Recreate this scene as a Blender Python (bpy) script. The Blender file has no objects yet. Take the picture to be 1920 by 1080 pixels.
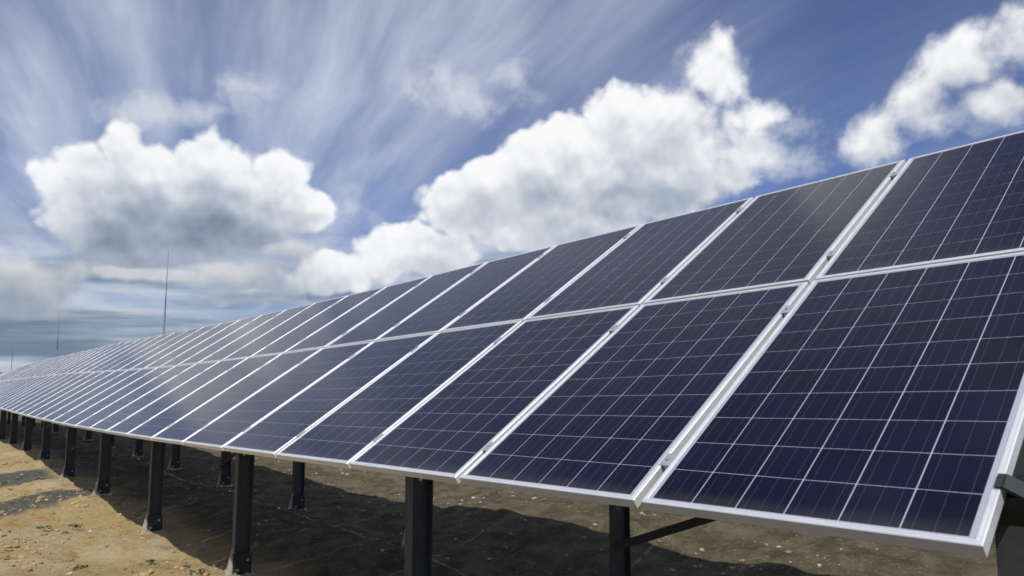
import bpy, math, random
import numpy as np
from mathutils import Matrix, Vector

sc = bpy.context.scene
R = math.radians

# ------------------------------------------------------------------ camera
CAM = np.array([0.60015, -1.96728, 0.40987])
RC = np.array([[0.6460038583, 0.7633341438, 0.0],
               [-0.0888990265, 0.0752345675, -0.9931952089],
               [-0.7581398144, 0.6416079370, 0.1164614832]])     # rows: right, down, forward
F_PX = 1338.9                                                    # focal length in photo pixels (1920 wide)
cam_d = bpy.data.cameras.new('camera')
cam = bpy.data.objects.new('camera', cam_d)
sc.collection.objects.link(cam)
m = Matrix.Identity(4)
for i in range(3):
    m[i][0] = RC[0][i]; m[i][1] = -RC[1][i]; m[i][2] = -RC[2][i]; m[i][3] = CAM[i]
cam.matrix_world = m
cam_d.sensor_width = 36.0
cam_d.lens = F_PX / 1920 * 36
cam_d.clip_start = 0.05
cam_d.clip_end = 12000
cam_d.dof.use_dof = True
cam_d.dof.focus_distance = 4.6
cam_d.dof.aperture_fstop = 4.0
sc.camera = cam


def direction(px, py):
    d = RC.T @ np.array([(px - 960) / F_PX, (py - 540) / F_PX, 1.0])
    return d / np.linalg.norm(d)


# ------------------------------------------------------------------ sun and exposure
TO_SUN = Vector((0.67, -0.41, 1.0)).normalized()
SUN_EL = math.asin(TO_SUN.z)
SUN_ROT = math.atan2(TO_SUN.x, TO_SUN.y)
sun_d = bpy.data.lights.new('sun', 'SUN')
sun_d.energy = 4.1
sun_d.angle = R(0.53)
sun_d.color = (1.0, 0.955, 0.88)
sun = bpy.data.objects.new('sun', sun_d)
sc.collection.objects.link(sun)
sun.rotation_euler = (-TO_SUN).to_track_quat('-Z', 'Y').to_euler()
sc.view_settings.view_transform = 'Standard'
sc.view_settings.look = 'None'
sc.view_settings.exposure = 0.0
sc.view_settings.gamma = 1.0
sc.view_settings.use_curve_mapping = False
sc.cycles.max_bounces = 5
sc.cycles.diffuse_bounces = 2
sc.cycles.glossy_bounces = 3
sc.cycles.caustics_reflective = False
sc.cycles.caustics_refractive = False
sc.cycles.adaptive_threshold = 0.02


# ------------------------------------------------------------------ node helpers
class NT:
    def __init__(self, tree):
        self.t = tree

    def node(self, kind, **kw):
        n = self.t.nodes.new(kind)
        for k, v in kw.items():
            setattr(n, k, v)
        return n

    def put(self, sock, v):
        if isinstance(v, bpy.types.NodeSocket):
            self.t.links.new(v, sock)
        elif v is not None:
            sock.default_value = v

    def m(self, op, a, b=None, c=None, clamp=False):
        n = self.node('ShaderNodeMath', operation=op)
        n.use_clamp = clamp
        for i, v in enumerate((a, b, c)):
            self.put(n.inputs[i], v)
        return n.outputs[0]

    def vm(self, op, a, b=None, out=0):
        n = self.node('ShaderNodeVectorMath', operation=op)
        self.put(n.inputs[0], a)
        self.put(n.inputs[1], b)
        return n.outputs['Value'] if out == 'v' else n.outputs[0]

    def scale(self, v, s):
        n = self.node('ShaderNodeVectorMath', operation='SCALE')
        self.put(n.inputs[0], v)
        self.put(n.inputs['Scale'], s)
        return n.outputs[0]

    def xyz(self, x, y, z):
        n = self.node('ShaderNodeCombineXYZ')
        for i, v in enumerate((x, y, z)):
            self.put(n.inputs[i], v)
        return n.outputs[0]

    def sep(self, v):
        n = self.node('ShaderNodeSeparateXYZ')
        self.put(n.inputs[0], v)
        return n.outputs

    def step(self, x, lo, hi, a=0.0, b=1.0):
        n = self.node('ShaderNodeMapRange', interpolation_type='SMOOTHSTEP')
        for i, v in enumerate((x, lo, hi, a, b)):
            self.put(n.inputs[i], v)
        return n.outputs[0]

    def noise(self, v, scale, detail=5.0, rough=0.55, dist=0.0, col=False, lac=2.0):
        n = self.node('ShaderNodeTexNoise')
        self.put(n.inputs['Vector'], v)
        n.inputs['Scale'].default_value = scale
        n.inputs['Detail'].default_value = detail
        n.inputs['Roughness'].default_value = rough
        n.inputs['Distortion'].default_value = dist
        n.inputs['Lacunarity'].default_value = lac
        return n.outputs['Color' if col else 0]

    def mix(self, f, a, b):
        n = self.node('ShaderNodeMix', data_type='RGBA')
        self.put(n.inputs[0], f)
        self.put(n.inputs[6], a if isinstance(a, bpy.types.NodeSocket) else (*a, 1.0))
        self.put(n.inputs[7], b if isinstance(b, bpy.types.NodeSocket) else (*b, 1.0))
        return n.outputs[2]

    def add(self, *v):
        r = v[0]
        for q in v[1:]:
            r = self.m('ADD', r, q)
        return r

    def mul(self, *v):
        r = v[0]
        for q in v[1:]:
            r = self.m('MULTIPLY', r, q)
        return r


# ------------------------------------------------------------------ sky with clouds (world)
world = bpy.data.worlds.new('World')
sc.world = world
world.use_nodes = True
world.cycles.sampling_method = 'MANUAL'
world.cycles.sample_map_resolution = 256
wt = world.node_tree
wt.nodes.clear()
N = NT(wt)
SKY_STRENGTH = 0.065
CAM_AZ = math.atan2(RC[2][0], RC[2][1])            # azimuth of the view, clockwise from +Y

tc = N.node('ShaderNodeTexCoord')
D0 = tc.outputs['Generated']
sky = N.node('ShaderNodeTexSky')
sky.sky_type = 'NISHITA'
sky.sun_disc = False
sky.sun_elevation = SUN_EL
sky.sun_rotation = SUN_ROT
sky.altitude = 150
sky.air_density = 1.0
sky.dust_density = 0.25
sky.ozone_density = 4.0


def st_of(d):
    """sky coordinates: stereographic about the horizon point straight ahead of the camera (no seam near the view)"""
    ca, sa = math.cos(CAM_AZ), math.sin(CAM_AZ)
    rx = d[0] * ca - d[1] * sa; ry = d[0] * sa + d[1] * ca
    return 2 * rx / (1 + ry), 2 * d[2] / (1 + ry)


def blob(px, py, rx, ry, h=1.0):
    a, e = st_of(direction(px, py))
    a1, _ = st_of(direction(px + rx, py))
    a0, _ = st_of(direction(px - rx, py))
    _, e1 = st_of(direction(px, py - ry))
    _, e0 = st_of(direction(px, py + ry))
    return a, e, (a1 - a0) / 2, (e1 - e0) / 2, h


# (centre x, centre y, half width, half height) of the billows, in the photograph's sky
CUM = [(92, 345, 44, 36), (160, 325, 58, 52), (240, 300, 56, 58), (300, 330, 56, 58), (385, 308, 58, 56),
       (450, 325, 56, 52), (510, 335, 62, 60), (575, 400, 56, 44), (200, 400, 135, 74), (390, 400, 190, 76),
       (290, 455, 190, 44),
       (515, 538, 56, 30), (635, 514, 72, 38), (730, 488, 66, 46), (810, 475, 84, 50),
       (845, 390, 62, 66), (910, 365, 88, 82), (1010, 345, 104, 104), (1065, 275, 76, 56), (1150, 320, 130, 100),
       (1160, 215, 74, 66), (1260, 225, 90, 70), (1335, 160, 58, 60), (1358, 80, 30, 44),
       (1260, 340, 130, 90), (1415, 222, 74, 34), (1370, 330, 70, 56), (1090, 430, 150, 70),
       (1900, 85, 90, 76), (1800, 120, 96, 66), (1870, 185, 110, 46), (1715, 185, 80, 64), (1645, 245, 64, 60), (1760, 215, 80, 44),
       (280, 370, 90, 70), (1400, 270, 70, 60)]
BIG = [0, 2, 4, 6, 8, 9, 10, 12, 14, 16, 17, 19, 21, 24, 27, 28, 29, 31]
FARC = [(140, 505, 56, 34), (30, 540, 130, 50), (270, 512, 150, 15), (450, 512, 120, 26), (560, 470, 60, 22), (500, 560, 120, 14)]
BLOBS = [blob(*c) for c in CUM]
FARB = [blob(*c) for c in FARC]
WISP = [(835, 160, 80, 46), (905, 185, 60, 26), (950, 134, 30, 22), (478, 166, 40, 24), (655, 392, 44, 34),
        (1340, 120, 70, 60), (1470, 240, 60, 30), (1612, 290, 34, 36), (1430, 290, 100, 60),
        (1510, 330, 36, 18), (300, 215, 110, 30)]
WISPS = [blob(*c) for c in WISP]


def blob_field(q, blobs, k):
    """signed distance (in units of 0.06 rad) into a union of ellipses"""
    acc = None
    for (ca, ce, ra, re, h) in blobs:
        s = math.sqrt(ra * re) / 0.06
        n_ = N.node('ShaderNodeVectorMath', operation='MULTIPLY_ADD')
        N.put(n_.inputs[0], q)
        n_.inputs[1].default_value = (1 / ra, 1 / re, 0)
        n_.inputs[2].default_value = (-ca / ra, -ce / re, 0)
        d = N.vm('LENGTH', n_.outputs[0], out='v')
        d = N.m('MULTIPLY_ADD', d, -s, s)
        acc = d if acc is None else N.m('SMOOTH_MAX', acc, d, k)
    return acc


def noise2(v, scale, detail=4.0, rough=0.55, col=False, dist=0.0):
    o_ = N.noise(v, scale, detail, rough, dist, col)
    o_.node.noise_dimensions = '2D'
    return o_


def puffs(v):
    p_ = N.node('ShaderNodeTexVoronoi', feature='SMOOTH_F1', voronoi_dimensions='2D')
    N.put(p_.inputs['Vector'], v)
    p_.inputs['Scale'].default_value = 12.5
    p_.inputs['Detail'].default_value = 2.0
    p_.inputs['Roughness'].default_value = 0.56
    p_.inputs['Lacunarity'].default_value = 2.3
    p_.inputs['Smoothness'].default_value = 0.45
    p_.normalize = True
    return N.m('SUBTRACT', 0.5, p_.outputs['Distance'])


cx, cy, cz = N.sep(D0)
_ca, _sa = math.cos(CAM_AZ), math.sin(CAM_AZ)
rx_ = N.m('SUBTRACT', N.mul(cx, _ca), N.mul(cy, _sa))
ry_ = N.m('ADD', N.mul(cx, _sa), N.mul(cy, _ca))
dv = N.m('DIVIDE', 2.0, N.m('MAXIMUM', N.add(ry_, 1.0), 0.02))
A0 = N.mul(rx_, dv)
E0 = N.mul(cz, dv)
EL = N.m('ARCSINE', cz)
q0 = N.xyz(A0, E0, 0.0)

w0 = N.scale(N.vm('SUBTRACT', noise2(q0, 7.0, 3.0, 0.55, col=True), (0.5, 0.5, 0.5)), 0.040)
qw = N.vm('ADD', q0, w0)
F0 = blob_field(qw, BLOBS, 0.12)
F1 = blob_field(N.vm('ADD', qw, (0.004, 0.030, 0.0)), BLOBS, 0.2)
F2 = blob_field(N.vm('ADD', qw, (0.0, 0.105, 0.0)), [BLOBS[i] for i in BIG], 0.5)
# clouds go on all round, made sparser outside the view to cut ambient light
far = N.m('MAXIMUM', N.m('DIVIDE', N.m('ABSOLUTE', A0), 0.78), N.m('DIVIDE', E0, 0.58))
outside = N.step(far, 0.97, 1.15)
big = N.noise(N.vm('ADD', D0, (3.1, 1.7, 0.4)), 3.1, 2.0, 0.5)
fo = N.m('SUBTRACT', N.mul(N.m('SUBTRACT', big, 0.57), 12.0), N.step(EL, 0.30, 0.95, 0.0, 0.5))
fo = N.m('SUBTRACT', N.mul(N.m('ADD', fo, 3.0), outside), 3.0)
F0 = N.m('SMOOTH_MAX', F0, fo, 0.2)
F1 = N.m('SMOOTH_MAX', F1, N.m('SUBTRACT', fo, 0.3), 0.2)

qp = N.vm('ADD', q0, N.scale(w0, 0.45))
pf0 = puffs(qp)
pf1 = puffs(N.vm('ADD', qp, (0.003, 0.016, 0.0)))
fine = N.m('SUBTRACT', noise2(qw, 15.0, 8.0, 0.58), 0.5)
dens = N.add(F0, -0.06, N.mul(pf0, 0.85), N.mul(fine, N.step(A0, 0.0, 0.3, 0.55, 1.2)))
soft = N.step(A0, 0.02, 0.42, 0.22, 0.70)                 # ragged, thinner cloud to the right
alpha = N.step(dens, 0.0, soft)
shade = N.step(F1, -0.45, 0.95)
deep = N.step(dens, 0.1, 1.3)
bump_l = N.add(N.mul(N.m('SUBTRACT', pf0, pf1), 1.35), N.mul(N.m('SUBTRACT', pf0, 0.12), 0.35), N.mul(fine, 0.10))
slope = N.m('SUBTRACT', N.m('MINIMUM', N.m('MAXIMUM', N.m('SUBTRACT', F0, F1), -0.5), 0.5), 0.10)
low = N.step(F2, -1.5, 0.5)
lit = N.m('SUBTRACT', 0.97, N.add(N.mul(shade, N.add(0.16, N.mul(deep, 0.16))), N.mul(low, N.add(0.20, N.mul(deep, 0.06)))))
lit = N.m('ADD', lit, N.add(N.mul(bump_l, 0.46), N.mul(slope, 0.22, deep)), clamp=True)
lit = N.m('SUBTRACT', lit, N.mul(N.step(A0, -0.20, -0.36), N.step(F2, -1.9, 0.9), 0.33), clamp=True)
lit = N.mul(lit, N.step(EL, 0.05, 0.17, 0.66, 1.0))
cr = N.node('ShaderNodeValToRGB')
els = cr.color_ramp.elements
els[0].position = 0.0; els[0].color = (0.15, 0.21, 0.30, 1)
els[1].position = 1.0; els[1].color = (0.97, 0.97, 0.98, 1)
el = els.new(0.40); el.color = (0.40, 0.46, 0.55, 1)
el = els.new(0.68); el.color = (0.68, 0.71, 0.77, 1)
el = els.new(0.86); el.color = (0.88, 0.89, 0.91, 1)
N.put(cr.inputs[0], lit)
cum_col = cr.outputs[0]

# thin scraps
wisp_f = blob_field(N.vm('ADD', q0, N.scale(w0, 1.2)), WISPS, 0.3)
wisp_a = N.mul(N.step(N.add(wisp_f, N.mul(fine, 2.2), N.mul(pf0, 0.5)), -0.15, 0.85), 0.66)

# high cirrus: parallel streaks on a flat layer, so they fan out from one point low in the sky
inv = N.m('DIVIDE', 1.0, N.m('MAXIMUM', N.add(cz, 0.06), 0.05))
sdir = direction(395, 690)
sl = math.hypot(sdir[0], sdir[1]); sx, sy = sdir[0] / sl, sdir[1] / sl
ps = N.mul(N.add(N.mul(cx, sx), N.mul(cy, sy)), inv)
pt = N.mul(N.add(N.mul(cx, -sy), N.mul(cy, sx)), inv)
pw = N.mul(N.m('SUBTRACT', noise2(N.xyz(ps, pt, 0.0), 1.0, 3.0, 0.55), 0.5), 0.20)
streak = noise2(N.xyz(N.mul(ps, 0.15), N.add(N.mul(pt, 1.05), pw), 0.0), 1.6, 5.0, 0.56)
broad = noise2(N.xyz(N.add(N.mul(ps, 0.22), 5.3), N.mul(pt, 0.55), 0.0), 1.1, 2.0, 0.5)
fib = noise2(N.xyz(N.mul(ps, 0.35), N.add(N.mul(pt, 5.5), pw), 0.0), 1.6, 4.0, 0.6)
cover = N.step(A0, 0.10, 0.46, 1.0, 0.22)
cir = N.step(N.add(N.mul(streak, 0.75), N.mul(broad, 0.35), N.mul(fib, 0.10)), 0.46, 0.80)
patch = noise2(N.xyz(N.mul(ps, 0.45), pt, 0.0), 1.3, 5.0, 0.6)
cir = N.mul(N.add(0.18, N.mul(cir, N.step(patch, 0.30, 0.66, 0.50, 0.88))), cover, N.step(EL, 0.0, 0.12, 0.5, 1.0))

# low banks of layered cloud towards the horizon
bn = noise2(N.xyz(N.mul(A0, 2.2), N.mul(E0, 26.0), 0.0), 1.0, 5.0, 0.55, dist=0.4)
bank = N.mul(N.step(bn, 0.28, 0.56), N.step(EL, 0.06, 0.24, 0.9, 0.0))
bank_c = N.mix(N.step(noise2(N.xyz(N.mul(A0, 2.6), N.add(N.mul(E0, 30.0), 9.0), 0.0), 1.0, 4.0, 0.55), 0.38, 0.66),
               (0.15, 0.215, 0.31), (0.58, 0.62, 0.68))
veil = N.step(EL, -0.02, 0.13, 0.80, 0.0)                 # blue-grey distance low down

base = N.vm('MULTIPLY', N.scale(sky.outputs[0], SKY_STRENGTH), (0.86, 0.92, 1.27))
col = N.mix(cir, base, (0.60, 0.655, 0.78))
col = N.mix(veil, col, (0.20, 0.29, 0.38))
col = N.mix(bank, col, bank_c)
# farther cumulus low over the horizon
FF0 = blob_field(qw, FARB, 0.3)
FF1 = blob_field(N.vm('ADD', qw, (0.0, 0.026, 0.0)), FARB, 0.3)
far_d = N.add(FF0, N.mul(pf0, 0.6), N.mul(fine, 0.7))
far_l = N.m('SUBTRACT', N.add(0.95, N.mul(bump_l, 0.5)), N.mul(N.step(FF1, -0.6, 0.55), 0.75), clamp=True)
col = N.mix(N.mul(N.step(far_d, -0.05, 0.40), 0.93), col, N.mix(far_l, (0.22, 0.29, 0.38), (0.66, 0.67, 0.70)))
col = N.mix(wisp_a, col, (0.72, 0.75, 0.81))
col = N.mix(N.mul(alpha, 0.985), col, cum_col)
col = N.scale(col, 1.0 / SKY_STRENGTH)
bg = N.node('ShaderNodeBackground')
N.put(bg.inputs[0], col)
bg.inputs[1].default_value = SKY_STRENGTH
wo = N.node('ShaderNodeOutputWorld')
wt.links.new(bg.outputs[0], wo.inputs[0])


# ------------------------------------------------------------------ materials
def material(name):
    mt = bpy.data.materials.new(name)
    mt.use_nodes = True
    t = mt.node_tree
    b = t.nodes['Principled BSDF']
    return mt, NT(t), b


def mat_metal(name, base, rough, metallic, wear=0.06, scale=14.0):
    mt, n, b = material(name)
    tcn = n.node('ShaderNodeTexCoord').outputs['Object']
    v = n.noise(tcn, scale, 5.0, 0.6)
    lo = tuple(c * (1 - wear * 2) for c in base)
    n.put(b.inputs['Base Color'], n.mix(n.step(v, 0.3, 0.7), lo, base))
    n.put(b.inputs['Roughness'], n.add(rough - 0.06, n.mul(v, 0.14)))
    b.inputs['Metallic'].default_value = metallic
    return mt


M_ALU = mat_metal('anodised_aluminium', (0.86, 0.87, 0.89), 0.48, 0.66, 0.03, 5.0)
M_CLAMP = mat_metal('clamp_aluminium', (0.55, 0.56, 0.58), 0.38, 0.6, 0.08, 40.0)
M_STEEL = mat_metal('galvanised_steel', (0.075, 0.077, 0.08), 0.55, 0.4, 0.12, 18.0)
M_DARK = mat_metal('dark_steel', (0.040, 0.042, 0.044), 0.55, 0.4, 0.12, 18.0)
M_BOLT = mat_metal('zinc_bolt', (0.62, 0.63, 0.64), 0.35, 0.7, 0.05, 40.0)
M_PLATE = mat_metal('zinc_plate', (0.56, 0.50, 0.42), 0.6, 0.3, 0.15, 25.0)
M_MAST = mat_metal('mast_steel', (0.16, 0.17, 0.185), 0.6, 0.3, 0.1, 3.0)

U, V = 1.062, 1.6382
PW, PL = U - 0.030, V - 0.014
LIP = 0.019
PX, PY = 0.1610, 0.1572          # cell pitch across and along the panel
GX, GY = 0.0042, 0.0028          # white gaps between cells
DEPTH = 0.037

# cell: dark blue polycrystalline silicon with a clear coat for glass, three thin busbars
M_CELL, n, b = material('silicon_cell')
oc = n.node('ShaderNodeTexCoord').outputs['Object']
info = n.node('ShaderNodeObjectInfo')
rnd = info.outputs['Random']
shift = n.vm('ADD', oc, n.xyz(n.mul(rnd, 37.0), n.mul(rnd, 91.0), 0.0))
vor = n.node('ShaderNodeTexVoronoi')
n.put(vor.inputs['Vector'], n.vm('MULTIPLY', shift, (1, 1, 0)))
vor.inputs['Scale'].default_value = 70.0
grain = n.sep(vor.outputs['Color'])[0]
c1 = n.mix(rnd, (0.0012, 0.0018, 0.0110), (0.0026, 0.0036, 0.0270))
c1 = n.mix(n.mul(grain, 0.35), c1, (0.004, 0.008, 0.030))
x, y, z = n.sep(oc)
bars = None
for k in (-1, 0, 1):
    d = n.m('ABSOLUTE', n.m('SUBTRACT', x, k * 0.052))
    s = n.step(d, 0.0007, 0.0012, 1.0, 0.0)
    bars = s if bars is None else n.m('MAXIMUM', bars, s)
c1 = n.mix(n.mul(bars, 0.5), c1, (0.10, 0.105, 0.13))
cc = n.sep(info.outputs['Color'])
c1 = n.mix(n.mul(cc[1], 0.45), c1, (0.0012, 0.0016, 0.0080))
# dust: a film over the glass, thicker along the lower edge, with rain streaks down the slope
vv = n.add(cc[0], n.mul(n.m('DIVIDE', y, PY), 0.1), 0.05)
wp = n.node('ShaderNodeNewGeometry').outputs['Position']
film = n.noise(wp, 2.3, 5.0, 0.6)
streaky = n.noise(n.vm('MULTIPLY', wp, (38.0, 2.2, 2.2)), 1.0, 3.0, 0.6)
dust = n.add(n.mul(n.step(film, 0.42, 0.75), 0.007), n.mul(n.step(n.add(vv, n.mul(film, 0.06)), 0.075, 0.028), 0.055), n.mul(n.step(streaky, 0.55, 0.75), 0.004))
c1 = n.mix(dust, c1, (0.36, 0.32, 0.25))
n.put(b.inputs['Base Color'], c1)
b.inputs['Roughness'].default_value = 0.5
b.inputs['Specular IOR Level'].default_value = 0.0
b.inputs['Coat Weight'].default_value = 1.0
b.inputs['Coat IOR'].default_value = 1.31
b.inputs['Sheen Weight'].default_value = 0.045
b.inputs['Sheen Roughness'].default_value = 0.35
b.inputs['Sheen Tint'].default_value = (0.88, 0.88, 1.0, 1)
b.inputs['Coat Roughness'].default_value = 0.17

# sheet: white backing, clear coat but no glass pane; far panels show the cell grid as fine pattern
M_SHEET, n, b = material('backsheet_clearcoat')
oc = n.node('ShaderNodeTexCoord').outputs['Object']
x, y, z = n.sep(oc)
fx = n.m('ABSOLUTE', n.m('SUBTRACT', n.m('FRACT', n.m('DIVIDE', n.add(x, 3 * PX), PX)), 0.5))
fy = n.m('ABSOLUTE', n.m('SUBTRACT', n.m('FRACT', n.m('DIVIDE', n.add(y, 5 * PY), PY)), 0.5))
inx = n.m('LESS_THAN', n.m('ABSOLUTE', x), 3 * PX - GX / 2)
iny = n.m('LESS_THAN', n.m('ABSOLUTE', y), 5 * PY - GY / 2)
gx = n.m('LESS_THAN', fx, 0.5 - GX / PX / 2)
gy = n.m('LESS_THAN', fy, 0.5 - GY / PY / 2)
cell = n.mul(inx, iny, gx, gy)
inf2 = n.node('ShaderNodeObjectInfo')
tnt = n.sep(inf2.outputs['Color'])[1]
wp = n.node('ShaderNodeNewGeometry').outputs['Position']
ccol = n.mix(n.mul(tnt, 0.45), (0.0022, 0.0030, 0.0210), (0.0012, 0.0016, 0.0080))
dust = n.mul(n.step(n.noise(wp, 2.3, 5.0, 0.6), 0.42, 0.75), 0.008)
n.put(b.inputs['Base Color'], n.mix(dust, n.mix(cell, (0.34, 0.36, 0.42), ccol), (0.36, 0.32, 0.25)))
b.inputs['Roughness'].default_value = 0.5
b.inputs['Specular IOR Level'].default_value = 0.0
b.inputs['Coat Weight'].default_value = 1.0
b.inputs['Coat IOR'].default_value = 1.31
b.inputs['Sheen Weight'].default_value = 0.045
b.inputs['Sheen Roughness'].default_value = 0.35
b.inputs['Sheen Tint'].default_value = (0.88, 0.88, 1.0, 1)
b.inputs['Coat Roughness'].default_value = 0.17


# ------------------------------------------------------------------ mesh helpers
col0 = sc.collection


def mesh_obj(name, verts, faces, mat, parent=None, smooth=False):
    me = bpy.data.meshes.new(name)
    me.from_pydata([tuple(map(float, v)) for v in verts], [], faces)
    me.materials.append(mat)
    if smooth:
        me.polygons.foreach_set('use_smooth', [True] * len(me.polygons))
    me.update()
    o = bpy.data.objects.new(name, me)
    col0.objects.link(o)
    if parent:
        o.parent = parent
    return o


def inst(name, me, parent=None):
    o = bpy.data.objects.new(name, me)
    col0.objects.link(o)
    if parent:
        o.parent = parent
    return o


class MB:
    def __init__(self):
        self.v = []; self.f = []

    def box(self, lo, hi, fr=None):
        x0, y0, z0 = lo; x1, y1, z1 = hi
        k = len(self.v)
        P = [(x0, y0, z0), (x1, y0, z0), (x1, y1, z0), (x0, y1, z0), (x0, y0, z1), (x1, y0, z1), (x1, y1, z1), (x0, y1, z1)]
        if fr is not None:
            P = [tuple(fr @ Vector(p)) for p in P]
        self.v += P
        self.f += [tuple(k + i for i in q) for q in ((0, 3, 2, 1), (4, 5, 6, 7), (0, 1, 5, 4), (1, 2, 6, 5), (2, 3, 7, 6), (3, 0, 4, 7))]
        return self

    def sweep(self, rings, close=True):
        """rings: list of equal-length point lists; joins them and caps the ends"""
        k = len(self.v); n = len(rings[0])
        for r in rings:
            self.v += [tuple(p) for p in r]
        for i in range(len(rings) - 1):
            for j in range(n):
                a = k + i * n + j; b = k + i * n + (j + 1) % n
                self.f.append((a, b, b + n, a + n))
        if close:
            self.f.append(tuple(k + j for j in reversed(range(n))))
            self.f.append(tuple(k + (len(rings) - 1) * n + j for j in range(n)))
        return self

    def cyl(self, p0, p1, r0, r1, n=8):
        p0 = Vector(p0); p1 = Vector(p1); ax = (p1 - p0).normalized()
        s = ax.orthogonal().normalized(); t = ax.cross(s)
        rg = []
        for p, r in ((p0, r0), (p1, r1)):
            rg.append([p + s * (r * math.cos(2 * math.pi * i / n)) + t * (r * math.sin(2 * math.pi * i / n)) for i in range(n)])
        return self.sweep(rg)

    def prism(self, pts, h0, h1, axis):
        """extrude a polygon (list of 3D points) along axis"""
        a = [Vector(p) + axis * h0 for p in pts]; b = [Vector(p) + axis * h1 for p in pts]
        return self.sweep([a, b])

    def build(self, name, mat, parent=None, smooth=False):
        return mesh_obj(name, self.v, self.f, mat, parent, smooth)


def tag(o, label=None, cat=None, group=None, kind=None):
    if label: o['label'] = label
    if cat: o['category'] = cat
    if group: o['group'] = group
    if kind: o['kind'] = kind
    return o


# ------------------------------------------------------------------ the lie of the land
_dx = np.array([-140, -110, -95, -80, -68, -60, -55.5, -50, -44, -36, -31, -27, -22, -19.5, -17, -14.7, -12.7, -10.5, -8.5, -6, 0, 20])
_dz = np.array([0.9, 0.55, 0.30, 0.18, 0.24, 0.37, 0.46, 0.525, 0.525, 0.47, 0.39, 0.335, 0.265, 0.20, 0.14, 0.09, 0.052, 0.026, 0.008, 0.0, 0.0, 0.0])
_gx = np.linspace(-140, 20, 1601)
_g = 0.0359 * _gx + np.interp(_gx, _dx, _dz)
_ker = np.exp(-0.5 * (np.arange(-25, 26) / 9.0) ** 2); _ker /= _ker.sum()
_g = np.convolve(np.pad(_g, 25, mode='reflect', reflect_type='odd'), _ker, mode='valid')


def row_z(x):                     # height of the table's lower edge along the row
    return float(np.interp(x, _gx, _g))


def row_s(x):
    return (row_z(x + 0.3) - row_z(x - 0.3)) / 0.6


def vnoise(x, y, seed):
    xi = np.floor(x).astype(np.int64); yi = np.floor(y).astype(np.int64)
    fx = x - xi; fy = y - yi
    fx = fx * fx * fx * (fx * (fx * 6 - 15) + 10); fy = fy * fy * fy * (fy * (fy * 6 - 15) + 10)

    def h(a, b):
        k = (a * 374761393 + b * 668265263 + seed * 974711) & 0x7fffffff
        k = ((k ^ (k >> 13)) * 1274126177) & 0x7fffffff
        return ((k ^ (k >> 16)) & 0xffff) / 65535.0
    return (h(xi, yi) * (1 - fx) + h(xi + 1, yi) * fx) * (1 - fy) + (h(xi, yi + 1) * (1 - fx) + h(xi + 1, yi + 1) * fx) * fy - 0.5


_px = np.array([-4000, -150, -100, -55, -50, -36, -25, -18, -15.4, -12.4, -9.4, -6.4, -3.3, 0, 6, 30, 4000])
_pz = np.array([-4.6, -4.4, -4.0, -2.75, -2.5, -1.98, -1.66, -1.58, -1.58, -1.57, -1.58, -1.50, -1.46, -1.42, -1.38, -1.3, -1.3])


def ground_z(x, y):
    x = np.asarray(x, float); y = np.asarray(y, float)
    z = np.interp(x, _px, _pz)
    sm = lambda t: np.clip(t, 0, 1) ** 2 * (3 - 2 * np.clip(t, 0, 1))
    z = z + 0.30 * sm((y - 2.6) / 2.4) * sm((x + 10) / 5)
    fade = np.clip(1.3 - np.hypot(x + 6, y) / 60, 0.15, 1)
    z = z + fade * (0.15 * vnoise(x / 2.1 + 7, y / 2.1, 1) + 0.085 * vnoise(x / 0.9, y / 0.9, 2)
                    + 0.045 * vnoise(x / 0.36, y / 0.36, 3) + 0.034 * vnoise(x / 0.16, y / 0.16, 4)
                    + 0.020 * vnoise(x / 0.08, y / 0.08, 5))
    ph = (x + 5.75) / 3.02
    z = z + 0.10 * np.exp(-((y - 0.30) / 0.42) ** 2) * np.exp(-((ph - np.round(ph)) * 3.02 / 0.48) ** 2) * (x < -3) * (x > -40)
    return z


def gz(x, y):
    return float(ground_z(np.array([x]), np.array([y]))[0])


def axis_coords(lo, hi, fine, far_lo, far_hi, grow=1.10):
    c = list(np.arange(lo, hi + fine / 2, fine))
    s = fine; q = c[-1]
    while q < far_hi:
        s *= grow; q += s; c.append(q)
    s = fine; q = c[0]; pre = []
    while q > far_lo:
        s *= grow; q -= s; pre.append(q)
    return np.array(pre[::-1] + c)


gxs = axis_coords(-21, 3, 0.055, -5000, 5000)
gys = axis_coords(-3.0, 7.0, 0.050, -5000, 5000)
GXm, GYm = np.meshgrid(gxs, gys, indexing='ij')
GZm = ground_z(GXm, GYm)
nx, ny = len(gxs), len(gys)
gv = np.stack([GXm, GYm, GZm], -1).reshape(-1, 3)
ii = np.arange((nx - 1) * ny).reshape(nx - 1, ny)[:, :-1].ravel()
gf = np.stack([ii, ii + ny, ii + ny + 1, ii + 1], 1)
gme = bpy.data.meshes.new('ground')
gme.vertices.add(len(gv)); gme.vertices.foreach_set('co', gv.ravel())
gme.loops.add(gf.size); gme.loops.foreach_set('vertex_index', gf.ravel())
gme.polygons.add(len(gf))
gme.polygons.foreach_set('loop_start', np.arange(0, gf.size, 4))
gme.polygons.foreach_set('loop_total', np.full(len(gf), 4))
gme.polygons.foreach_set('use_smooth', np.ones(len(gf), bool))
gme.update(); gme.validate()

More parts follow.
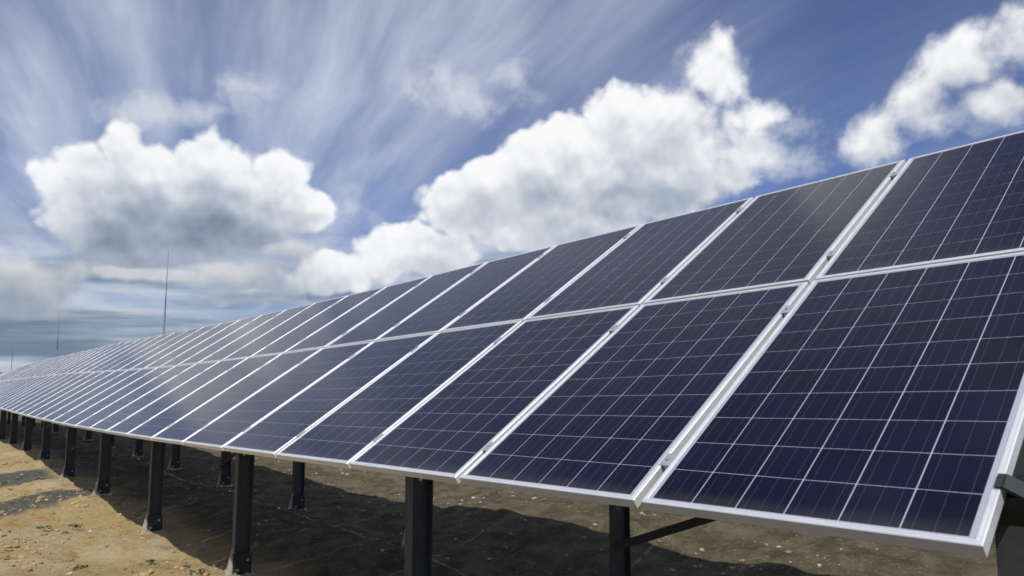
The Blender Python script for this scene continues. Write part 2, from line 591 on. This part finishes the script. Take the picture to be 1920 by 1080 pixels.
M_GROUND, n, b = material('sandy_soil')
oc = n.node('ShaderNodeTexCoord').outputs['Object']
x, y, z = n.sep(oc)
l1 = n.noise(oc, 0.9, 4.0, 0.55)
l2 = n.noise(oc, 3.4, 6.0, 0.62)
l3 = n.noise(oc, 17.0, 6.0, 0.65)
sand = n.mix(n.step(l1, 0.35, 0.66), (0.370, 0.278, 0.128), (0.410, 0.335, 0.195))
sand = n.mix(n.mul(n.step(l2, 0.50, 0.70), 0.75), sand, (0.30, 0.180, 0.072))
sand = n.mix(n.mul(n.step(l3, 0.56, 0.70), 0.65), sand, (0.17, 0.12, 0.065))
sand = n.mix(n.mul(n.step(l3, 0.44, 0.28), 0.35), sand, (0.55, 0.45, 0.30))
# olive-brown soil from the posts back, its tone lowered to deepen the table's shade
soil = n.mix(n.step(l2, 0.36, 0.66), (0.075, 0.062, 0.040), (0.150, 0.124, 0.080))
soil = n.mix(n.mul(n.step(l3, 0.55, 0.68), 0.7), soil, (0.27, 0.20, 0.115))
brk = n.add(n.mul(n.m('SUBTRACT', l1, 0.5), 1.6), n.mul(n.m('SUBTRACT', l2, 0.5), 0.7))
back = n.m('MAXIMUM', n.step(n.add(y, brk), 0.45, 1.25), n.step(n.add(x, brk), -5.2, -3.9))  # near end darkened too, to cut bounce light on the frames
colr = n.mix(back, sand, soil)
# two mottled grey bands across the sand, ending near the posts
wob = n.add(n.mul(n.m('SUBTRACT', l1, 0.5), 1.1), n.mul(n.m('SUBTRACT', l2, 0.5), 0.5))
grey_band = None
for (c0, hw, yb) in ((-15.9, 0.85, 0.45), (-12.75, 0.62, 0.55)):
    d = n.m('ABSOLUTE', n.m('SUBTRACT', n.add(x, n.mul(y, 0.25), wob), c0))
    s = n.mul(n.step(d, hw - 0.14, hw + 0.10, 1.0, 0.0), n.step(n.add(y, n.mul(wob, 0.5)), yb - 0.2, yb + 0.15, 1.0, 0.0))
    grey_band = s if grey_band is None else n.m('MAXIMUM', grey_band, s)
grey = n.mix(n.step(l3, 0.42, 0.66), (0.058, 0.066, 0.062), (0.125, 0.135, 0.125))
colr = n.mix(n.mul(grey_band, 0.93), colr, grey)
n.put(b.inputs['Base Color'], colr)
b.inputs['Roughness'].default_value = 0.95
b.inputs['Specular IOR Level'].default_value = 0.15
bump = n.node('ShaderNodeBump')
bump.inputs['Strength'].default_value = 1.0
bump.inputs['Distance'].default_value = 0.03
n.put(bump.inputs['Height'], n.add(n.noise(oc, 30.0, 8.0, 0.7), n.mul(l3, 1.2)))
n.put(b.inputs['Normal'], bump.outputs[0])
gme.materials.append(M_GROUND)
ground = bpy.data.objects.new('ground', gme)
col0.objects.link(ground)
tag(ground, kind='structure')

# ------------------------------------------------------------------ the solar table
TILT = R(32.97)
CT, ST = math.cos(TILT), math.sin(TILT)
NCOL = 56


def frame_at(xw):
    """local frame of the table at world X: origin on the lower edge, x along the row, y up the slope, z normal"""
    t = Vector((1, 0, row_s(xw))).normalized()
    v = Vector((0, CT, ST)); v = (v - t * v.dot(t)).normalized()
    nn = t.cross(v)
    mt = Matrix.Identity(4)
    for i in range(3):
        mt[i][0] = t[i]; mt[i][1] = v[i]; mt[i][2] = nn[i]
    mt.translation = Vector((xw, 0, row_z(xw)))
    return mt


# seam positions along the row, measured along the sloping ground
seam = [0.0]
for k in range(NCOL):
    s = row_s(seam[-1] - U / 2)
    seam.append(seam[-1] - U / math.sqrt(1 + s * s))

# panel meshes
prof = [(0, -DEPTH), (0, -0.0025), (0.0025, 0), (0.0090, 0), (0.0095, -0.0014), (0.0115, -0.0014), (0.0120, 0),
        (LIP - 0.001, 0), (LIP, -0.001), (LIP, -0.006), (0.003, -0.006), (0.003, -DEPTH + 0.002), (0.028, -DEPTH + 0.002), (0.028, -DEPTH)]
rings = []
for sx_, sy_ in ((-1, -1), (1, -1), (1, 1), (-1, 1)):
    rings.append([(sx_ * (PW / 2 - o), sy_ * (PL / 2 - o), zz) for o, zz in prof])
fv = [p for r in rings for p in r]; ff = []
npf = len(prof)
for i in range(4):
    for j in range(npf):
        a = i * npf + j; b_ = i * npf + (j + 1) % npf
        a2 = ((i + 1) % 4) * npf + j; b2 = ((i + 1) % 4) * npf + (j + 1) % npf
        ff.append((a, a2, b2, b_))
me_frame = bpy.data.meshes.new('frame')
me_frame.from_pydata(fv, [], ff); me_frame.materials.append(M_ALU); me_frame.update()
mbx = MB().box((-PW / 2 + 0.004, -PL / 2 + 0.004, -0.0058), (PW / 2 - 0.004, PL / 2 - 0.004, -0.0032))
me_sheet = bpy.data.meshes.new('coated_backsheet')
me_sheet.from_pydata(mbx.v, [], mbx.f); me_sheet.materials.append(M_SHEET); me_sheet.update()
hx, hy = (PX - GX) / 2, (PY - GY) / 2
me_cell = bpy.data.meshes.new('solar_cell')
cb = MB()
c_ = 0.003
oct_ = [(-hx + c_, -hy), (hx - c_, -hy), (hx, -hy + c_), (hx, hy - c_), (hx - c_, hy), (-hx + c_, hy), (-hx, hy - c_), (-hx, -hy + c_)]
cb.sweep([[(p, q, -0.0004) for p, q in oct_], [(p, q, 0.0004) for p, q in oct_]])
me_cell.from_pydata(cb.v, [], cb.f); me_cell.materials.append(M_CELL); me_cell.update()

ORD = ['first', 'second', 'third', 'fourth', 'fifth', 'sixth', 'seventh', 'eighth', 'ninth', 'tenth', 'eleventh', 'twelfth',
       'thirteenth', 'fourteenth', 'fifteenth', 'sixteenth', 'seventeenth', 'eighteenth', 'nineteenth']
TENS = {2: ('twentieth', 'twenty'), 3: ('thirtieth', 'thirty'), 4: ('fortieth', 'forty'), 5: ('fiftieth', 'fifty')}


def ordinal(i):
    if i < 20:
        return ORD[i - 1]
    t, u_ = divmod(i, 10)
    return TENS[t][0] if u_ == 0 else TENS[t][1] + '-' + ORD[u_ - 1]


CELL_COLS = 9
rng = random.Random(5)
for k in range(NCOL):
    xc = (seam[k] + seam[k + 1]) / 2
    fr = frame_at(xc)
    for row, rn in ((0, 'lower'), (1, 'upper')):
        o = bpy.data.objects.new('solar_panel', None)
        o.empty_display_size = 0.2
        col0.objects.link(o)
        jit = Matrix.Translation((0, rng.uniform(-.0015, .0015), 0)) @ Matrix.Rotation(R(rng.uniform(-.16, .16)), 4, 'X') @ Matrix.Rotation(R(rng.uniform(-.16, .16)), 4, 'Y') @ Matrix.Rotation(R(rng.uniform(-.07, .07)), 4, 'Z')
        o.matrix_world = fr @ Matrix.Translation((0, (row + 0.5) * V, 0)) @ jit
        if k == 0:
            lb = 'nearest dark blue solar panel of the %s row, at the right end of the table' % rn
        else:
            lb = '%s solar panel from the near right end, in the %s row of the table' % (ordinal(k + 1), rn)
        tag(o, lb, 'solar panel', 'solar panels in the %s row of the table' % rn)
        inst('frame', me_frame, o)
        tint = rng.random()
        gl = inst('coated_backsheet', me_sheet, o)
        gl.color = (0.0, tint, 0.0, 1.0)
        if k < CELL_COLS:
            for i in range(6):
                for j in range(10):
                    c = inst('solar_cell', me_cell, o)
                    c.color = (j / 10.0, tint, i / 6.0, 1.0)
                    c.location = ((i - 2.5) * PX, (j - 4.5) * PY, -0.0030)

# ------------------------------------------------------------------ rack under the panels
rack = bpy.data.objects.new('mounting_rack', None)
col0.objects.link(rack)
tag(rack, 'dark galvanised steel rack of posts and rails holding up the tilted double row of panels', 'rack')
CLAMP_V = (0.146 * V, 0.826 * V, 1.180 * V, 1.846 * V)
x_end = seam[-1]
for cv in CLAMP_V:
    rg = []
    xs_ = [0.075] + list(np.arange(0.0, x_end, -1.0)) + [x_end]
    for xx in xs_:
        fr = frame_at(xx)
        h0, h1 = -DEPTH - 0.0015, -DEPTH - 0.082
        # open channel, slot upward
        rg.append([fr @ Vector((0, cv + a, hh)) for a, hh in ((-.026, h0), (-.026, h1), (.026, h1), (.026, h0), (.012, h0), (.012, h0 - .012), (-.012, h0 - .012), (-.012, h0))])
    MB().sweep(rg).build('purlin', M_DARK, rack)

# clamps between panels
cm = MB()
cm.box((-0.0225, -0.034, 0.0004), (0.0225, 0.034, 0.0044))
cm.box((-0.0095, -0.030, -DEPTH), (0.0095, 0.030, 0.0002))
cm.cyl((0, 0, 0.0044), (0, 0, 0.0110), 0.0085, 0.0080, 6)
me_clamp = bpy.data.meshes.new('mid_clamp')
me_clamp.from_pydata(cm.v, [], cm.f); me_clamp.materials.append(M_CLAMP); me_clamp.update()
for k in range(1, NCOL):
    fr = frame_at(seam[k])
    for cv in CLAMP_V:
        o = inst('mid_clamp', me_clamp, rack)
        o.matrix_world = fr @ Matrix.Translation((0, cv + rng.uniform(-.012, .012), 0))
# end clamps: a bracket hooked over the outer frame and bolted to the rail end
for cv in CLAMP_V:
    fr = frame_at(0.0) @ Matrix.Translation((-0.013, cv, 0))
    mb = MB()
    mb.box((-0.014, -0.026, 0.0006), (0.0065, 0.026, 0.0060))
    mb.prism([(0.0010, 0, 0.0060), (0.0065, 0, 0.0060), (0.060, 0, -DEPTH + 0.002), (0.060, 0, -DEPTH - 0.0012), (0.048, 0, -DEPTH - 0.0012), (0.0010, 0, -0.002)], -0.026, 0.026, Vector((0, 1, 0)))
    mb.v = [tuple(fr @ Vector(p)) for p in mb.v]
    ec = mb.build('end_clamp', M_DARK, rack)
    for p0, p1 in (((0.066, 0, -DEPTH - 0.001), (0.066, 0, -DEPTH + 0.010)), ((0.0885, 0, -DEPTH - 0.040), (0.100, 0, -DEPTH - 0.040))):
        mb = MB().cyl(p0, p1, 0.0085, 0.0085, 6)
        mb.v = [tuple(fr @ Vector(p)) for p in mb.v]
        mb.build('bolt', M_BOLT, ec)

POSTS = []
xq = -0.09
while xq > x_end + 0.5:
    POSTS.append(xq); xq -= 3.21 if xq > -1 else 3.02
YF, YR = 0.57, 2.45


def h_post(mb, x, y, z0, z1, wx=0.085, wy=0.150, t=0.009):
    pts = [(-wx / 2, -wy / 2), (wx / 2, -wy / 2), (wx / 2, -wy / 2 + t), (t / 2, -wy / 2 + t), (t / 2, wy / 2 - t), (wx / 2, wy / 2 - t),
           (wx / 2, wy / 2), (-wx / 2, wy / 2), (-wx / 2, wy / 2 - t), (-t / 2, wy / 2 - t), (-t / 2, -wy / 2 + t), (-wx / 2, -wy / 2 + t)]
    mb.sweep([[(x + p, y + q, zz) for p, q in pts] for zz in (z0, z1)])


for i, xp in enumerate(POSTS):
    fr = frame_at(xp)
    hr0, hr1 = -DEPTH - 0.084, -DEPTH - 0.200
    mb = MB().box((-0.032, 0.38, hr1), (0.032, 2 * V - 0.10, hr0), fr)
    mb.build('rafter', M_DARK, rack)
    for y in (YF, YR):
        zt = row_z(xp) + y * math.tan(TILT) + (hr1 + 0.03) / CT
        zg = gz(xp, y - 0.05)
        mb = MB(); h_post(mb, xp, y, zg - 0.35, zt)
        # head plates either side of the rafter
        post = mb.build('post', M_STEEL, rack)
        if xp > -40:
            mb = MB()
            mb.box((xp - 0.052, y - 0.085, zg - 0.05), (xp + 0.052, y + 0.085, zg + 0.20))
            mb.build('sleeve', M_DARK, post)
            mb = MB()
            mb.box((xp - 0.070, y - 0.10, zg - 0.06), (xp + 0.085, y + 0.11, zg + 0.012))
            mb.build('base_plate', M_PLATE, post)
            mb = MB()
            q = y - 0.086
            mb.prism([(xp + 0.03, q, zg + 0.019), (xp + 0.03, q - 0.070, zg - 0.03), (xp + 0.03, q - 0.066, zg + 0.02), (xp + 0.03, q - 0.006, zg + 0.26), (xp + 0.03, q, zg + 0.26)], -0.004, 0.004, Vector((1, 0, 0)))
            mb.build('gusset', M_PLATE, post)
            if xp > -20:
                for p0, p1 in (((0.054, -0.05, 0.06), (0.068, -0.05, 0.06)), ((0.054, 0.04, 0.14), (0.068, 0.04, 0.14)), ((0.072, -0.075, 0.012), (0.072, -0.075, 0.040)), ((0.030, -0.03, zt - zg - 0.26), (0.058, -0.03, zt - zg - 0.26)), ((0.030, 0.03, zt - zg - 0.21), (0.058, 0.03, zt - zg - 0.21))):
                    MB().cyl((xp + p0[0], y + p0[1], zg + p0[2]), (xp + p1[0], y + p1[1], zg + p1[2]), 0.013, 0.013, 6).build('bolt', M_BOLT, post)
# long diagonal braces between rear posts, every third bay
for i in range(0, len(POSTS) - 1, 3):
    xa, xb = POSTS[i], POSTS[i + 1]
    za = row_z(xa) + YR * math.tan(TILT) - 1.22
    zb = row_z(xb) + YR * math.tan(TILT) - 2.42
    p0 = Vector((xb + 0.02, YR - 0.092, zb)); p1 = Vector((xa + 0.05, YR - 0.092, za))
    d = (p1 - p0).normalized(); s = d.cross(Vector((0, 1, 0))).normalized() * 0.03; yy = Vector((0, 0.014, 0))
    MB().sweep([[p + s - yy, p + s + yy, p - s + yy, p - s - yy] for p in (p0, p1)]).build('brace', M_DARK, rack)

# ------------------------------------------------------------------ lightning masts behind the row
for (mx, my, h, ln, lb) in ((-38.65, 8.0, 6.65, (0.05, 0.0), 'tallest-looking thin grey lightning mast, rightmost of the three behind the panels'),
                            (-71.95, 8.0, 5.65, (0.06, 0.0), 'thin grey lightning mast in the middle of the three behind the panels'),
                            (-105.2, 8.0, 4.65, (-0.2, 0.0), 'faintest and shortest-looking lightning mast, leftmost of the three on the horizon')):
    zg = gz(mx, my)
    root = bpy.data.objects.new('lightning_mast', None)
    root.location = (mx, my, zg)
    col0.objects.link(root)
    tag(root, lb, 'mast', 'lightning masts standing behind the solar table')
    H = h - zg
    MB().cyl((0, 0, -0.2), (ln[0] * .6, 0, H * 0.62), 0.062, 0.046, 10).build('pole', M_MAST, root, True)
    MB().cyl((ln[0] * .6, 0, H * 0.62), (ln[0], 0, H), 0.026, 0.010, 8).build('rod', M_MAST, root, True)
    MB().box((-0.25, -0.25, -0.35), (0.25, 0.25, 0.08)).build('footing', M_PLATE, root)

# ------------------------------------------------------------------ loose stones and weeds
M_STONE, n, b = material('field_stone')
oc = n.node('ShaderNodeTexCoord').outputs['Object']
n.put(b.inputs['Base Color'], n.mix(n.step(n.noise(oc, 6.0, 2.0), 0.35, 0.65), (0.20, 0.165, 0.12), (0.46, 0.40, 0.31)))
b.inputs['Roughness'].default_value = 0.9
rs = np.random.RandomState(11)
ico = np.array([(0, 0, 1), (.894, 0, .447), (.276, .851, .447), (-.724, .526, .447), (-.724, -.526, .447), (.276, -.851, .447),
                (.724, .526, -.447), (-.276, .851, -.447), (-.894, 0, -.447), (-.276, -.851, -.447), (.724, -.526, -.447), (0, 0, -1)])
icf = np.array([(0, 1, 2), (0, 2, 3), (0, 3, 4), (0, 4, 5), (0, 5, 1), (1, 6, 2), (2, 6, 7), (2, 7, 3), (3, 7, 8), (3, 8, 4), (4, 8, 9), (4, 9, 5),
                (5, 9, 10), (5, 10, 1), (1, 10, 6), (6, 11, 7), (7, 11, 8), (8, 11, 9), (9, 11, 10), (10, 11, 6)])
NS = 5200
sx_ = rs.uniform(-20, 2.5, NS); sy_ = rs.uniform(-3, 8.5, NS)
cl = vnoise(sx_ / 0.8, sy_ / 0.8, 21) + rs.uniform(-.35, .35, NS)
keep = cl > 0.0
sx_, sy_ = sx_[keep], sy_[keep]
sz_ = ground_z(sx_, sy_)
sr = 0.006 + 0.022 * rs.rand(len(sx_)) ** 3
VV = []; FF = []
for i in range(len(sx_)):
    j = ico * (1 + rs.uniform(-.28, .28, (12, 1)))
    a = rs.uniform(0, 6.28); c, s = math.cos(a), math.sin(a)
    j = j * np.array([1.3, 0.95, 0.65]) * sr[i]
    j = np.stack([j[:, 0] * c - j[:, 1] * s, j[:, 0] * s + j[:, 1] * c, j[:, 2]], 1) + (sx_[i], sy_[i], sz_[i] + sr[i] * 0.25)
    VV.append(j); FF.append(icf + 12 * i)
o = mesh_obj('loose_stones', np.concatenate(VV), [tuple(map(int, f)) for f in np.concatenate(FF)], M_STONE)
tag(o, 'small pale stones scattered over the sandy soil', 'stones', kind='stuff')

# crumbled clods of the same sandy earth
M_CLOD, n, b = material('earth_clod')
oc = n.node('ShaderNodeTexCoord').outputs['Object']
n.put(b.inputs['Base Color'], n.mix(n.step(n.noise(oc, 3.0, 3.0), 0.35, 0.65), (0.22, 0.135, 0.060), (0.36, 0.265, 0.135)))
b.inputs['Roughness'].default_value = 0.95
NC = 5200
cx_ = rs.uniform(-19, -3.5, NC); cy_ = rs.uniform(-2.6, 0.8, NC)
keep = (vnoise(cx_ / 0.7 + 3, cy_ / 0.7, 41) + rs.uniform(-.3, .3, NC)) > 0.12
cx_, cy_ = cx_[keep], cy_[keep]
cz_ = ground_z(cx_, cy_)
cr_ = 0.008 + 0.030 * rs.rand(len(cx_)) ** 2.5
VV = []; FF = []
for i in range(len(cx_)):
    j = ico * (1 + rs.uniform(-.38, .38, (12, 1))) * np.array([1.25, 1.0, 0.7]) * cr_[i]
    a = rs.uniform(0, 6.28); c, s = math.cos(a), math.sin(a)
    VV.append(np.stack([j[:, 0] * c - j[:, 1] * s, j[:, 0] * s + j[:, 1] * c, j[:, 2]], 1) + (cx_[i], cy_[i], cz_[i] + cr_[i] * 0.2))
    FF.append(icf + 12 * i)
o = mesh_obj('soil_clods', np.concatenate(VV), [tuple(map(int, f)) for f in np.concatenate(FF)], M_CLOD)
tag(o, 'crumbled clods of sandy earth lying in front of the posts', 'clods', kind='stuff')

M_WEED, n, b = material('weed_leaf')
oc = n.node('ShaderNodeTexCoord').outputs['Object']
n.put(b.inputs['Base Color'], n.mix(n.step(n.noise(oc, 2.0, 2.0), 0.35, 0.65), (0.055, 0.080, 0.030), (0.11, 0.12, 0.055)))
b.inputs['Roughness'].default_value = 0.7
VV = []; FF = []
NW = 130
wx_ = rs.uniform(-17, -3, NW); wy_ = rs.uniform(-2.2, 0.35, NW)
kp = (vnoise(wx_ / 1.3, wy_ / 1.3, 33) > -0.06)
for x_, y_ in zip(wx_[kp], wy_[kp]):
    zz = gz(x_, y_) - 0.004
    S = rs.uniform(0.025, 0.085)
    for q in range(rs.randint(10, 26)):
        a = rs.uniform(0, 6.28); l = S * rs.uniform(.5, 1.2); up = rs.uniform(.15, .9)
        dx, dy = math.cos(a), math.sin(a); w = 0.006 + 0.010 * rs.rand()
        bx, by = x_ + rs.normal(0, S * .5), y_ + rs.normal(0, S * .5)
        k = len(VV)
        VV += [(bx - dy * w * .3, by + dx * w * .3, zz), (bx + dy * w * .3, by - dx * w * .3, zz),
               (bx + dx * l * .5 + dy * w, by + dy * l * .5 - dx * w, zz + l * up * .7), (bx + dx * l * .5 - dy * w, by + dy * l * .5 + dx * w, zz + l * up * .7),
               (bx + dx * l, by + dy * l, zz + l * up * .8)]
        FF += [(k, k + 1, k + 2, k + 3), (k + 3, k + 2, k + 4)]
o = mesh_obj('sparse_weeds', VV, FF, M_WEED)
tag(o, 'sparse low green weeds dotted over the sunlit sand', 'weeds', kind='stuff')

# ------------------------------------------------------------------ a far belt of trees on the horizon
M_WOOD, n, b = material('far_foliage')
oc = n.node('ShaderNodeTexCoord').outputs['Object']
n.put(b.inputs['Base Color'], n.mix(n.step(n.noise(oc, 0.4, 3.0), 0.35, 0.65), (0.018, 0.026, 0.022), (0.035, 0.045, 0.035)))
b.inputs['Roughness'].default_value = 0.9
VV = []; FF = []
for i in range(900):
    x_ = -640 + rs.normal(0, 22); y_ = rs.uniform(-420, 520)
    r_ = rs.uniform(1.8, 3.0); zz = -4.6 + rs.uniform(1.0, 4.2)
    j = ico * (1 + rs.uniform(-.35, .35, (12, 1))) * (r_, r_, r_ * 1.15) + (x_, y_, zz)
    VV.append(j); FF.append(icf + 12 * i)
o = mesh_obj('distant_woods', np.concatenate(VV), [tuple(map(int, f)) for f in np.concatenate(FF)], M_WOOD)
tag(o, 'dark far-off belt of trees along the horizon', 'woods', kind='stuff')
